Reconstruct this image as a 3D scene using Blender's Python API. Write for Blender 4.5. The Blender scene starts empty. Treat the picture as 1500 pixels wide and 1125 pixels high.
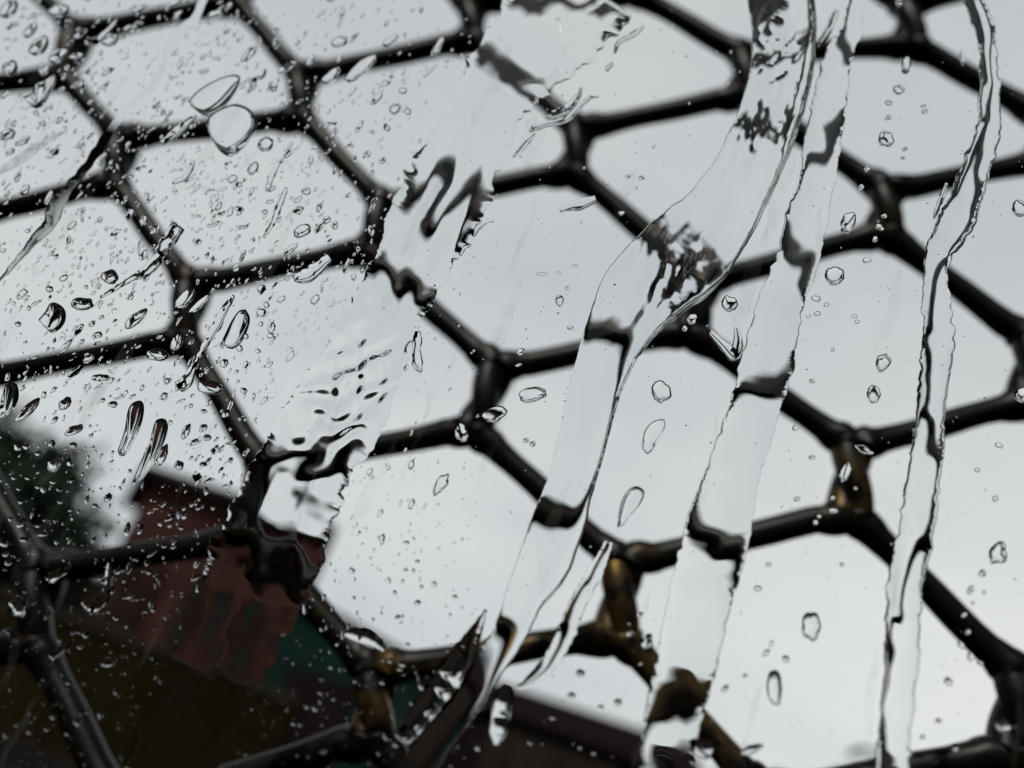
import bpy, math, random
import numpy as np
from mathutils import Matrix, Vector

random.seed(7)
RNG = np.random.default_rng(11)
R = math.radians
S = bpy.context.scene
COL = S.collection

# ------------------------------------------------------------------ camera
F_PX = 1150.0                      # focal length in photo pixels (1500 wide)
N_C = np.array([0.04867, 0.41379, 0.90907]); N_C /= np.linalg.norm(N_C)      # pane normal seen from the camera
U_C = np.array([0.315, -0.86, 0.40]); U_C -= N_C * (U_C @ N_C); U_C /= np.linalg.norm(U_C)
X_C = np.cross(N_C, U_C)
TOW = np.array([X_C, N_C, U_C])    # camera (right, down, forward) -> world (x, y, z)
CAM_H = 1.6
D_PANE = 0.10                      # camera to pane, metres
D_NET = 0.178                      # camera to netting
EYE = np.array([0.0, -D_PANE, CAM_H])

cam_d = bpy.data.cameras.new('camera')
cam = bpy.data.objects.new('camera', cam_d)
COL.objects.link(cam)
rgt, dwn, fwd = TOW[:, 0], TOW[:, 1], TOW[:, 2]
M = Matrix(((rgt[0], -dwn[0], -fwd[0], EYE[0]),
            (rgt[1], -dwn[1], -fwd[1], EYE[1]),
            (rgt[2], -dwn[2], -fwd[2], EYE[2]),
            (0, 0, 0, 1)))
cam.matrix_world = M
cam_d.sensor_width = 36.0
cam_d.lens = 36.0 * F_PX / 1500.0
cam_d.clip_start = 0.004
cam_d.clip_end = 2000.0
cam_d.dof.use_dof = True
cam_d.dof.focus_distance = 0.114
cam_d.dof.aperture_fstop = cam_d.lens / 2.7
S.camera = cam

# ------------------------------------------------------------------ sky, sun, exposure
W = bpy.data.worlds.new('World'); S.world = W; W.use_nodes = True
nt = W.node_tree; nt.nodes.clear()
def nd(tree, t, **kw):
    n = tree.nodes.new(t)
    for k, v in kw.items(): setattr(n, k, v)
    return n
SUN_EL, SUN_AZ = R(50), R(205)     # azimuth measured from +y (into the picture) clockwise
sky = nd(nt, 'ShaderNodeTexSky', sky_type='NISHITA', sun_disc=False, sun_elevation=SUN_EL, sun_rotation=SUN_AZ)
tc = nd(nt, 'ShaderNodeTexCoord')
mp = nd(nt, 'ShaderNodeMapping'); mp.inputs['Scale'].default_value = (1.2, 1.2, 2.6)
nz = nd(nt, 'ShaderNodeTexNoise'); nz.inputs['Scale'].default_value = 1.6; nz.inputs['Detail'].default_value = 5
nz.inputs['Roughness'].default_value = 0.5
cr = nd(nt, 'ShaderNodeValToRGB')
cr.color_ramp.elements[0].position = 0.30; cr.color_ramp.elements[0].color = (5.3, 5.68, 6.0, 1)
cr.color_ramp.elements[1].position = 0.68; cr.color_ramp.elements[1].color = (6.8, 6.95, 6.93, 1)
mx = nd(nt, 'ShaderNodeMixRGB'); mx.inputs['Fac'].default_value = 0.96      # almost closed cloud deck
bg = nd(nt, 'ShaderNodeBackground'); bg.inputs['Strength'].default_value = 0.1
wo = nd(nt, 'ShaderNodeOutputWorld')
L = nt.links.new
L(tc.outputs['Generated'], mp.inputs['Vector']); L(mp.outputs[0], nz.inputs['Vector']); L(nz.outputs['Fac'], cr.inputs['Fac'])
L(sky.outputs[0], mx.inputs['Color1']); 
sx = nd(nt, 'ShaderNodeSeparateXYZ'); mr = nd(nt, 'ShaderNodeMapRange')       # thinner, brighter cloud towards the horizon
mr.inputs['From Min'].default_value = 0.0; mr.inputs['From Max'].default_value = 0.8; mr.inputs['To Min'].default_value = 1.06; mr.inputs['To Max'].default_value = 0.93
ml = nd(nt, 'ShaderNodeVectorMath', operation='SCALE')
L(tc.outputs['Generated'], sx.inputs[0]); L(sx.outputs['Z'], mr.inputs['Value']); L(cr.outputs[0], ml.inputs[0]); L(mr.outputs[0], ml.inputs['Scale'])
GL = Vector((math.sin(R(22)) * math.cos(R(9)), math.cos(R(22)) * math.cos(R(9)), math.sin(R(9))))   # thin spot in the cloud
dt = nd(nt, 'ShaderNodeVectorMath', operation='DOT_PRODUCT'); dt.inputs[1].default_value = GL
mg = nd(nt, 'ShaderNodeMapRange', interpolation_type='SMOOTHSTEP'); mg.inputs['From Min'].default_value = 0.90; mg.inputs['From Max'].default_value = 1.0
gm = nd(nt, 'ShaderNodeMixRGB', blend_type='MULTIPLY'); gm.inputs['Color2'].default_value = (1.18, 1.165, 1.10, 1)
L(tc.outputs['Generated'], dt.inputs[0]); L(dt.outputs['Value'], mg.inputs['Value']); L(mg.outputs[0], gm.inputs['Fac']); L(ml.outputs[0], gm.inputs['Color1'])
L(gm.outputs[0], mx.inputs['Color2']); L(mx.outputs[0], bg.inputs['Color']); L(bg.outputs[0], wo.inputs['Surface'])

sd = bpy.data.lights.new('sun', 'SUN'); sd.energy = 2.2; sd.angle = R(0.6); sd.color = (1.0, 0.93, 0.84)
so = bpy.data.objects.new('sun', sd); COL.objects.link(so)
sdir = Vector((math.sin(SUN_AZ) * math.cos(SUN_EL), math.cos(SUN_AZ) * math.cos(SUN_EL), math.sin(SUN_EL)))
so.rotation_euler = sdir.to_track_quat('Z', 'Y').to_euler()

S.view_settings.view_transform = 'Standard'; S.view_settings.look = 'None'
S.view_settings.exposure = 0.0; S.view_settings.gamma = 1.0; S.view_settings.use_curve_mapping = False
S.render.engine = 'CYCLES'
S.cycles.max_bounces = 16; S.cycles.transmission_bounces = 14; S.cycles.transparent_max_bounces = 16; S.cycles.glossy_bounces = 6
S.cycles.use_denoising = True
S.cycles.sample_clamp_indirect = 8.0

# ------------------------------------------------------------------ helpers
def ray(px, py):
    d = np.array([(px - 750.0) / F_PX, (py - 562.5) / F_PX, 1.0])
    return TOW @ d
def at(px, py, dist=D_PANE):
    """point of the vertical plane at distance DIST in front of the camera that shows at photo pixel (px, py)"""
    d = ray(px, py)
    return EYE + d * (dist / d[1])
def at_many(px, py):
    d = TOW @ np.array([(px - 750.0) / F_PX, (py - 562.5) / F_PX, np.ones_like(px)])
    return EYE[:, None] + d * (D_PANE / d[1])
def down_dir(px, py):
    a = at(px, py); d = TOW.T @ (a + np.array([0, 0, -0.001]) - EYE)
    q = np.array([750 + F_PX * d[0] / d[2], 562.5 + F_PX * d[1] / d[2]]) - np.array([px, py])
    return q / np.linalg.norm(q)

def tag(o, label=None, cat=None, group=None, kind=None):
    if label: o['label'] = label
    if cat: o['category'] = cat
    if group: o['group'] = group
    if kind: o['kind'] = kind
    return o
def mesh_obj(name, verts, faces, mat, parent=None, smooth=True, flat=None):
    me = bpy.data.meshes.new(name)
    me.from_pydata([tuple(map(float, v)) for v in verts], [], faces)
    if smooth:
        sm = [True] * len(me.polygons)
        for i in (flat or ()): sm[i] = False
        me.polygons.foreach_set('use_smooth', sm)
    me.materials.append(mat); me.update()
    o = bpy.data.objects.new(name, me); COL.objects.link(o)
    if parent: o.parent = parent
    return o
def empty(name, loc=(0, 0, 0)):
    o = bpy.data.objects.new(name, None); o.location = loc; o.empty_display_size = 0.05; COL.objects.link(o); return o
def box(x0, x1, y0, y1, z0, z1):
    v = [(x, y, z) for z in (z0, z1) for y in (y0, y1) for x in (x0, x1)]
    f = [(0, 2, 3, 1), (4, 5, 7, 6), (0, 1, 5, 4), (2, 6, 7, 3), (0, 4, 6, 2), (1, 3, 7, 5)]
    return v, f
def add_box(name, b, mat, parent=None):
    v, f = box(*b); return mesh_obj(name, v, f, mat, parent, smooth=False)

def mat_new(name):
    m = bpy.data.materials.new(name); m.use_nodes = True
    t = m.node_tree; t.nodes.clear(); out = nd(t, 'ShaderNodeOutputMaterial'); return m, t, out
def mat_noise(name, c0, c1, scale, rough=0.8, metallic=0.0, detail=6, lo=0.35, hi=0.65, bump=0.0, bdist=0.01):
    m, t, out = mat_new(name)
    p = nd(t, 'ShaderNodeBsdfPrincipled'); p.inputs['Roughness'].default_value = rough; p.inputs['Metallic'].default_value = metallic
    c = nd(t, 'ShaderNodeTexCoord'); n = nd(t, 'ShaderNodeTexNoise'); n.inputs['Scale'].default_value = scale; n.inputs['Detail'].default_value = detail
    r = nd(t, 'ShaderNodeValToRGB'); r.color_ramp.elements[0].position = lo; r.color_ramp.elements[1].position = hi
    r.color_ramp.elements[0].color = (*c0, 1); r.color_ramp.elements[1].color = (*c1, 1)
    t.links.new(c.outputs['Object'], n.inputs['Vector']); t.links.new(n.outputs['Fac'], r.inputs['Fac']); t.links.new(r.outputs[0], p.inputs['Base Color'])
    if rough >= 0.7: p.inputs['Specular IOR Level'].default_value = 0.0
    if bump:
        b = nd(t, 'ShaderNodeBump'); b.inputs['Strength'].default_value = bump; b.inputs['Distance'].default_value = bdist
        t.links.new(n.outputs['Fac'], b.inputs['Height']); t.links.new(b.outputs[0], p.inputs['Normal'])
    t.links.new(p.outputs[0], out.inputs['Surface'])
    return m, t, p

# water: clear refracting liquid
M_WATER, t, out = mat_new('rain_water')
g = nd(t, 'ShaderNodeBsdfGlass'); g.inputs['IOR'].default_value = 1.333; g.inputs['Roughness'].default_value = 0.0
g.inputs['Color'].default_value = (0.99, 0.995, 0.995, 1)
t.links.new(g.outputs[0], out.inputs['Surface'])
# clear, parallel-sided sheet of glass
M_PANE, t, out = mat_new('clear_pane')
tr = nd(t, 'ShaderNodeBsdfTransparent'); tr.inputs['Color'].default_value = (0.985, 0.99, 0.99, 1)
t.links.new(tr.outputs[0], out.inputs['Surface'])

# dark enamelled wire, brass in patches, some of it painted as sun highlight
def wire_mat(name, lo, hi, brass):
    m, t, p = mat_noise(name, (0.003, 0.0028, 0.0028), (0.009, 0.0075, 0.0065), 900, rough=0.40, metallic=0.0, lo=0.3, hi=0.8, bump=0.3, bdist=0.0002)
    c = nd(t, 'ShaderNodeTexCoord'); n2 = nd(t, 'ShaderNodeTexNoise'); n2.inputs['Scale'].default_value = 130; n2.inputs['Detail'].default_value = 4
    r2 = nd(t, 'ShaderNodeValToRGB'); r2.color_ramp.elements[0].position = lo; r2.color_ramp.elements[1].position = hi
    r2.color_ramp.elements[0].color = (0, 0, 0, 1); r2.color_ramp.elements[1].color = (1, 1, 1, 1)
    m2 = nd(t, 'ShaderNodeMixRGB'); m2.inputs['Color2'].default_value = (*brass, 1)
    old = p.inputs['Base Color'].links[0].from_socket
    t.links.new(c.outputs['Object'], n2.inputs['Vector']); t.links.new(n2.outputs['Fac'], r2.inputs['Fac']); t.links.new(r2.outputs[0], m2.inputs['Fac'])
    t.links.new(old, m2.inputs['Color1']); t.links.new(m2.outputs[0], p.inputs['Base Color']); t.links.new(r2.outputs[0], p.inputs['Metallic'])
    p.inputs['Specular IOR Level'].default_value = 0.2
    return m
M_WIRE = wire_mat('dark_wire', 0.62, 0.80, (0.05, 0.033, 0.015))
M_WIRE_SUNLIT = wire_mat('brass_sunlit_wire', 0.42, 0.62, (0.13, 0.083, 0.028))  # larger, brighter brass patches paint the sun's highlight into the colour

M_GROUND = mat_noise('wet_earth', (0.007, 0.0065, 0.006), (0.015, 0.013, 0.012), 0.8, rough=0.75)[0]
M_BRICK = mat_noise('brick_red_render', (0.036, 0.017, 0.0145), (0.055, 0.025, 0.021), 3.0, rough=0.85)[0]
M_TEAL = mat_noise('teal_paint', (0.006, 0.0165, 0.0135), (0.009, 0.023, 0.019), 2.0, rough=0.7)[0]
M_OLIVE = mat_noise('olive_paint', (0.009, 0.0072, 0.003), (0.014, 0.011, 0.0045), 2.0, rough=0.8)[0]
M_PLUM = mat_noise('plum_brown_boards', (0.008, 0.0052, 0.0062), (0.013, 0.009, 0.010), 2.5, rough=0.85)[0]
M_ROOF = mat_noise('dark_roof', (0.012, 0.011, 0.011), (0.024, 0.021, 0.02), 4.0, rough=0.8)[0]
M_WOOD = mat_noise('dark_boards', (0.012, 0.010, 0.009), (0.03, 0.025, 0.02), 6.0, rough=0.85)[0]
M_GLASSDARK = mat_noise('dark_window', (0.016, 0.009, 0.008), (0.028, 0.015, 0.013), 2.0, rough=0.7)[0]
M_LEAF = mat_noise('dark_foliage', (0.022, 0.032, 0.022), (0.045, 0.062, 0.042), 1.6, rough=0.7)[0]
M_BARK = mat_noise('bark', (0.03, 0.024, 0.018), (0.07, 0.055, 0.04), 8.0, rough=0.9)[0]
M_DUST = mat_noise('dark_dust', (0.02, 0.016, 0.013), (0.06, 0.05, 0.04), 900, rough=0.9)[0]

# ------------------------------------------------------------------ value noise
_G = RNG.random((256, 256))
def vnoise(x, y, seed=0):
    x = np.asarray(x, float) + seed * 17.37; y = np.asarray(y, float) + seed * 7.77
    xi = np.floor(x).astype(int); yi = np.floor(y).astype(int); fx = x - xi; fy = y - yi
    fx = fx * fx * fx * (fx * (fx * 6 - 15) + 10); fy = fy * fy * fy * (fy * (fy * 6 - 15) + 10)
    g = lambda a, b: _G[a % 256, b % 256]
    return ((g(xi, yi) * (1 - fx) + g(xi + 1, yi) * fx) * (1 - fy) + (g(xi, yi + 1) * (1 - fx) + g(xi + 1, yi + 1) * fx) * fy) * 2 - 1
def fbm(x, y, seed=0, oct=3):
    return sum(vnoise(np.asarray(x) * 2 ** k, np.asarray(y) * 2 ** k, seed + k) * 0.5 ** k for k in range(oct))

# ------------------------------------------------------------------ setting
def az_el(px, py):
    w = ray(px, py); return math.atan2(w[0], w[1]), math.atan2(w[2], math.hypot(w[0], w[1]))
def gv(az_deg, y): return y * math.tan(R(az_deg))
def hz(el_deg, az_deg, y): return CAM_H + y / math.cos(R(az_deg)) * math.tan(R(el_deg))

v = [(-900, -900, 0), (900, -900, 0), (900, 900, 0), (-900, 900, 0)]
tag(mesh_obj('ground', v, [(0, 1, 2, 3)], M_GROUND, smooth=False), kind='structure')

# brick-red house across the yard
Y = 12.0
h = empty('red_house', (gv(-26, Y), Y, 0))
tag(h, 'dark brick red house blurred beyond the wet glass at lower left', 'house')
def hbox(name, az0, az1, y0, y1, z0, z1, mat, par, base):
    x0, x1 = gv(az0, Y), gv(az1, Y)
    k1 = y1 / y0; v = [(x - base[0], y - base[1], z) for z in (z0, z1) for (x, y) in ((x0, y0), (x1, y0), (x0 * k1, y1), (x1 * k1, y1))]
    f = [(0, 2, 3, 1), (4, 5, 7, 6), (0, 1, 5, 4), (2, 6, 7, 3), (0, 4, 6, 2), (1, 3, 7, 5)]
    return mesh_obj(name, v, f, mat, par, smooth=False)
HB = (gv(-26, Y), Y)
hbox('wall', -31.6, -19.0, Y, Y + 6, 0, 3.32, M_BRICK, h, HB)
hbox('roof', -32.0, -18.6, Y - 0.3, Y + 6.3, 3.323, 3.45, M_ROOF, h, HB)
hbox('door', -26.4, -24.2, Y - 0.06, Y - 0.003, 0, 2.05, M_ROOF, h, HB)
for a0, a1 in ((-30.4, -28.2), (-22.6, -20.6)):
    w = hbox('window', a0, a1, Y - 0.05, Y - 0.003, 1.05, 2.1, M_GLASSDARK, h, HB)
    hbox('sill', a0 - 0.2, a1 + 0.2, Y - 0.15, Y - 0.053, 0.98, 1.05, M_WOOD, w, HB)

# teal shed to the right of it, lean-to roof falling to the right
s = empty('teal_shed', (gv(-16, 10), 10, 0))
tag(s, 'teal painted lean-to shed blurred right of the red house', 'shed')
x0, x1 = gv(-20.6, 10), gv(-9.5, 10); z0, z1 = hz(3.4, -20.6, 10), hz(1.5, -9.5, 10)
bx, by = s.location.x, s.location.y
vv = [(x0 - bx, 0, 0), (x1 - bx, 0, 0), (x1 - bx, 0, z1), (x0 - bx, 0, z0), (x0 - bx, 1.8, 0), (x1 - bx, 1.8, 0), (x1 - bx, 1.8, z1), (x0 - bx, 1.8, z0)]
fq = [(0, 1, 2, 3), (5, 4, 7, 6), (4, 0, 3, 7), (1, 5, 6, 2), (3, 2, 6, 7), (4, 5, 1, 0)]
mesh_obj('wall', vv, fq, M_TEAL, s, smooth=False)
vv = [(x0 - bx - 0.1, -0.2, z0 + 0.003), (x1 - bx + 0.1, -0.2, z1 + 0.003), (x1 - bx + 0.1, -0.2, z1 + 0.06), (x0 - bx - 0.1, -0.2, z0 + 0.06),
      (x0 - bx - 0.1, 1.95, z0 + 0.003), (x1 - bx + 0.1, 1.95, z1 + 0.003), (x1 - bx + 0.1, 1.95, z1 + 0.06), (x0 - bx - 0.1, 1.95, z0 + 0.06)]
mesh_obj('roof', vv, fq, M_ROOF, s, smooth=False)
add_box('door', (-0.45, 0.45, -0.05, -0.003, 0, 1.4), M_PLUM, s)

# low olive wall in front of the house
s = empty('garden_wall', (gv(-26, 8), 8, 0))
tag(s, 'low olive painted garden wall in front of the red house', 'wall')
for a0, a1 in ((-37, -25.4), (-24.2, -17.2)):
    x0, x1 = gv(a0, 8), gv(a1, 8)
    add_box('panel', (x0 - s.location.x, x1 - s.location.x, 0, 0.2, 0, hz(-3.1, -28, 8)), M_OLIVE, s)
    add_box('coping', (x0 - s.location.x - 0.04, x1 - s.location.x + 0.04, -0.04, 0.24, hz(-3.1, -28, 8) + 0.002, hz(-3.1, -28, 8) + 0.07), M_WOOD, s)

# plum-brown barn at bottom centre
s = empty('barn', (0, 16, 0))
tag(s, 'low plum brown barn blurred at the bottom centre', 'barn')
x0, x1 = gv(-9.2, 16), gv(9.5, 16)
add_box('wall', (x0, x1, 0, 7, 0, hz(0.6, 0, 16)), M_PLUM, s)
zt = hz(0.6, 0, 16)
vv = [(x0 - .2, -0.25, zt + .003), (x1 + .2, -0.25, zt + .003), (x1 + .2, 3.5, zt + 0.72), (x0 - .2, 3.5, zt + 0.62), (x0 - .2, 7.25, zt + .003), (x1 + .2, 7.25, zt + .003)]
mesh_obj('roof', vv, [(0, 1, 2, 3), (3, 2, 5, 4), (0, 3, 4), (1, 5, 2), (0, 4, 5, 1)], M_PLUM, s, smooth=False)
add_box('door', (-1.2, 1.2, -0.06, -0.003, 0, 1.55), M_WOOD, s)

# foliage: leaf faces spread through a crown volume
def leaf_cloud(n, rx, ry, rz, size, seed, hollow=0.35):
    rg = np.random.default_rng(seed); V = []; Fc = []
    cl = rg.normal(size=(26, 3)); cl /= np.linalg.norm(cl, axis=1)[:, None]; cl *= rg.uniform(0.35, 0.95, (26, 1))
    for i in range(n):
        p_ = cl[rg.integers(26)] + rg.normal(size=3) * 0.17
        p_ = p_ * (rx, ry, rz)
        a = rg.normal(size=3); a /= np.linalg.norm(a); b = np.cross(a, rg.normal(size=3)); b /= np.linalg.norm(b)
        s_ = size * rg.uniform(0.6, 1.4)
        k = len(V)
        V += [p_ - a * s_, p_ + b * s_ * 0.45, p_ + a * s_, p_ - b * s_ * 0.45]; Fc.append((k, k + 1, k + 2, k + 3))
    return V, Fc
def cone(r0, r1, z0, z1, n=10, lean=(0, 0)):
    V = []; Fc = []
    for j, (r_, z_) in enumerate(((r0, z0), (r1, z1))):
        for i in range(n):
            V.append((math.cos(i * 2 * math.pi / n) * r_ + lean[0] * j, math.sin(i * 2 * math.pi / n) * r_ + lean[1] * j, z_))
    for i in range(n): Fc.append((i, (i + 1) % n, n + (i + 1) % n, n + i))
    Fc.append(tuple(range(n))[::-1]); Fc.append(tuple(range(n, 2 * n)))
    return V, Fc
def tree(x, y, hgt, rx, rz, seed, label, n=5200, name='tree', cat='tree'):
    o = empty(name, (x, y, 0)); tag(o, label, cat)
    V, Fc = cone(rx * 0.09, rx * 0.05, 0, hgt - rz * 1.1); mesh_obj('trunk', V, Fc, M_BARK, o)
    V, Fc = leaf_cloud(n, rx, rx * 0.9, rz, rx * 0.085, seed)
    mesh_obj('crown', [(q[0], q[1], q[2] + hgt - rz) for q in V], Fc, M_LEAF, o, smooth=False)
    return o
tree(gv(-39.5, 9), 9, hz(7.2, -39, 9), 1.25, 0.95, 3, 'dark bushy tree blurred at the lower left edge of the view')
def hedge(a0, a1, y, el, seed, label):
    x0, x1 = gv(a0, y), gv(a1, y); hh = hz(el, (a0 + a1) / 2, y)
    o = empty('hedge', ((x0 + x1) / 2, y, 0)); tag(o, label, 'hedge')
    V, Fc = leaf_cloud(7000, abs(x1 - x0) / 2 * 1.0, 0.6, hh / 2, 0.12, seed)
    mesh_obj('foliage', [(q[0], q[1], q[2] + hh / 2) for q in V], Fc, M_LEAF, o, smooth=False)
    return o
hedge(10, 40, 11, 3.6, 5, 'dark clipped hedge blurred along the bottom right')

hedge(-45, -29.6, 10.5, 2.5, 9, 'dark low bush filling the gap between the tree and the red house')

# unseen boards added to darken reflections: wall behind, eave above, both sides
s = empty('porch_shade', (0, -1.3, 0))
tag(s, 'dark boards added out of view to shade the glass and drops', 'porch_shade')
add_box('wall', (-5, 5, -0.12, 0, 0, CAM_H + 0.95), M_WOOD, s)
for k in range(20):
    add_box('eave_shade_board', (-4, 4, 0.15 + 0.132 * k, 0.15 + 0.132 * k + 0.129, CAM_H + 2.2, CAM_H + 2.24), M_WOOD, s)
for sx, y1_ in ((-2.25, 2.0), (1.5, 2.8)):  # side screens added for dark edges on streams and drops
    for k in range(11):
        ya = 0.01 + k * y1_ / 11
        add_box('side_shade_board', (sx, sx + 0.03, ya, ya + y1_ / 11 - 0.004, 0, CAM_H + 2.19), M_WOOD, s)
tag_post = [add_box('post', (xx - .06, xx + .06, 2.0, 2.12, 0, CAM_H + 2.196), M_WOOD, s) for xx in (-3.9, 3.9)]

# ------------------------------------------------------------------ glass pane
pane = tag(add_box('glass_pane', (-0.55, 0.55, -0.004, 0.0, CAM_H - 0.5, CAM_H + 0.7), M_PANE), 'clear upright sheet of glass wet with rain', 'window pane')

# ------------------------------------------------------------------ hexagonal wire netting
NODES = {(-1, 1): ((116, 48), (88, 112)), (0, 1): ((182, 205), (163, 268)), (0, 0): ((445, 112), (436, 172)), (0, -1): ((692, 8), (688, 58)),
         (1, -1): ((850, 190), (836, 252)), (1, 0): ((566, 302), (536, 368)), (1, 1): ((284, 418), (264, 496)), (2, 1): ((392, 686), (368, 786)),
         (2, 0): ((728, 540), (694, 628)), (2, -1): ((1032, 412), (1010, 486)), (2, -2): ((1298, 280), (1293, 342)), (1, -2): ((1092, 82), (1086, 140)),
         (1, -3): ((1330, 10), (1332, 66)), (3, 0): ((912, 826), (902, 928)), (3, -1): ((1248, 655), (1244, 752)), (3, 1): ((552, 985), (545, 1075)),
         (4, -1): ((1492, 990), (1486, 1100)), (3, -2): ((1512, 500), (1508, 590)), (2, 2): ((64, 838), (44, 938)), (4, 0): ((1124, 1166), (1118, 1268)), (0, 2): ((-50, 322), (-70, 385)), (1, 2): ((-40, 558), (-62, 640))}
def dlt(pts):
    A = []
    for (a, b), (x, z) in pts:
        A.append([a, b, 1, 0, 0, 0, -x * a, -x * b, -x]); A.append([0, 0, 0, a, b, 1, -z * a, -z * b, -z])
    return np.linalg.svd(np.array(A))[2][-1].reshape(3, 3)
YN = D_NET - D_PANE
T3 = {k: at(*t, dist=D_NET) for k, (t, b) in NODES.items()}
B3 = {k: at(*b, dist=D_NET) for k, (t, b) in NODES.items()}
A = []; rhs = []
for k in NODES:                                     # affine lattice in the netting plane, for the cells out of view
    mid = (T3[k] + B3[k]) / 2
    A.append([k[0], k[1], 1]); rhs.append([mid[0], mid[2]])
AFF = np.linalg.lstsq(np.array(A), np.array(rhs), rcond=None)[0]
AX = np.mean([B3[k] - T3[k] for k in NODES if k not in ((3, 1), (2, 2), (4, 0), (0, 2), (1, 2))], axis=0)
for a in range(-3, 8):
    for b in range(-6, 6):
        if (a, b) in T3: continue
        m = np.array([a, b, 1.0]) @ AFF
        if abs(m[0]) > 0.34 or abs(m[1] - CAM_H) > 0.31: continue
        m = m + RNG.normal(size=2) * 0.0015
        mid = np.array([m[0], YN, m[1]]); T3[(a, b)] = mid - AX / 2; B3[(a, b)] = mid + AX / 2
WR = 0.00305
def tube(path, rad, n=14):
    path = np.asarray(path); k = len(path); V = []; Fc = []
    tan = np.gradient(path, axis=0); tan /= np.linalg.norm(tan, axis=1)[:, None]
    for i in range(k):
        e1 = np.cross(tan[i], (0, 1, 0)); e1 /= np.linalg.norm(e1); e2 = np.cross(tan[i], e1)
        r_ = rad[i] if hasattr(rad, '__len__') else rad
        for j in range(n):
            th = 2 * math.pi * j / n; V.append(path[i] + (e1 * math.cos(th) + e2 * math.sin(th)) * r_)
    for i in range(k - 1):
        for j in range(n): Fc.append((i * n + j, i * n + (j + 1) % n, (i + 1) * n + (j + 1) % n, (i + 1) * n + j))
    Fc.append(tuple(range(n))[::-1]); Fc.append(tuple(range((k - 1) * n, k * n)))
    return V, Fc
net = empty('wire_netting', (0, YN, CAM_H))
tag(net, 'dark bronze hexagonal wire netting with twisted joints behind the wet glass', 'wire netting')
NB = np.array([0, YN, CAM_H])
OFF = 0.56 * WR
for kk in T3:
    V = []; Fc = []
    T_, B_ = T3[kk], B3[kk]; ax = (B_ - T_) / np.linalg.norm(B_ - T_); side = np.cross(ax, (0, 1, 0))
    for sgn in (1, -1):
        path = []
        for i in range(31):
            q = i / 30; th = math.pi * q
            path.append(T_ - ax * 0.0008 + (B_ - T_ + ax * 0.0016) * q + sgn * OFF * (side * math.cos(th) + np.array([0, 1, 0]) * math.sin(th)) - NB)
        v_, f_ = tube(path, WR * 1.13); b0 = len(V); V += v_; Fc += [tuple(b0 + i for i in q) for q in f_]
    # the lump where the two strands press together
    sunlit = kk in ((3, 0), (3, -1), (3, 1))  # joints given the painted sun highlight
    tw = mesh_obj('twist', V, Fc, M_WIRE_SUNLIT if sunlit else M_WIRE, net)
    if sunlit: tw['label'] = 'twisted joint with a sun highlight painted in brass colour'
def bez(p0, p1, p2, p3, n):
    t_ = np.linspace(0, 1, n)[:, None]
    return (1 - t_) ** 3 * p0 + 3 * (1 - t_) ** 2 * t_ * p1 + 3 * (1 - t_) * t_ * t_ * p2 + t_ ** 3 * p3
for (a, b) in T3:
    for (da, db) in ((1, 0), (0, 1)):
        nb = (a + da, b + db)
        if nb not in T3: continue
        B_, T_ = B3[(a, b)], T3[nb]
        ax0 = (B3[(a, b)] - T3[(a, b)]); ax0 /= np.linalg.norm(ax0)
        ax1 = (B3[nb] - T3[nb]); ax1 /= np.linalg.norm(ax1)
        sd_ = np.cross(ax0, (0, 1, 0)); sd_ = sd_ if sd_[0] > 0 else -sd_
        s1 = np.cross(ax1, (0, 1, 0)); s1 = s1 if s1[0] > 0 else -s1
        q = 1 if da else -1                                  # to the lower right / lower left
        p0 = B_ + sd_ * q * OFF; p3 = T_ - s1 * q * OFF
        Ln = np.linalg.norm(p3 - p0); dr = (p3 - p0) / Ln
        # short bend near each joint, straight run between
        k = 0.15
        m0 = p0 + (ax0 * 0.05 + dr * 0.95) * Ln * k; m1 = p3 - (ax1 * 0.05 + dr * 0.95) * Ln * k
        h0 = bez(p0, p0 + ax0 * Ln * 0.05, m0 - dr * Ln * 0.07, m0, 9)
        h1 = bez(m1, m1 + dr * Ln * 0.07, p3 - ax1 * Ln * 0.05, p3, 9)
        md = np.array([m0 + (m1 - m0) * s_ for s_ in np.linspace(0, 1, 8)[1:-1]])
        path = np.vstack([h0, md, h1])
        ph = RNG.random() * 6
        wob = np.array([[0, 0, 0.00018 * math.sin(ph + i * 1.1)] for i in range(len(path))])
        dist = np.concatenate([[0], np.cumsum(np.linalg.norm(np.diff(path, axis=0), axis=1))]); dend = np.minimum(dist, dist[-1] - dist)
        rad = [WR * (1 + 0.04 * math.sin(ph + i * 0.9) + 0.42 * math.exp(-(dend[i] / 0.0053) ** 2)) for i in range(len(path))]
        V, Fc = tube(path + wob - NB, rad)
        mesh_obj('wire', V, Fc, M_WIRE_SUNLIT if ((a, b), nb) in (((3, 0), (3, 1)), ((3, 0), (4, 0))) else M_WIRE, net)  # two wires carry the painted sun highlight too

# ------------------------------------------------------------------ water bodies on the pane
YW = 0.00004
def spline(pts, step):
    """Catmull-Rom through rows (x, y, w, ...), resampled about every STEP pixels"""
    P = np.array(pts, float); P = np.vstack([2 * P[0] - P[1], P, 2 * P[-1] - P[-2]]); out = []
    for i in range(1, len(P) - 2):
        n = max(2, int(np.linalg.norm(P[i + 1][:2] - P[i][:2]) / step))
        for q in np.linspace(0, 1, n, endpoint=False):
            a, b_, c_, d_ = P[i - 1], P[i], P[i + 1], P[i + 2]
            out.append(0.5 * (2 * b_ + (c_ - a) * q + (2 * a - 5 * b_ + 4 * c_ - d_) * q * q + (3 * b_ - a - 3 * c_ + d_) * q ** 3))
    out.append(P[-2]); out = np.array(out); out[:, 2] = np.maximum(out[:, 2], 0.5); return out

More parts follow.
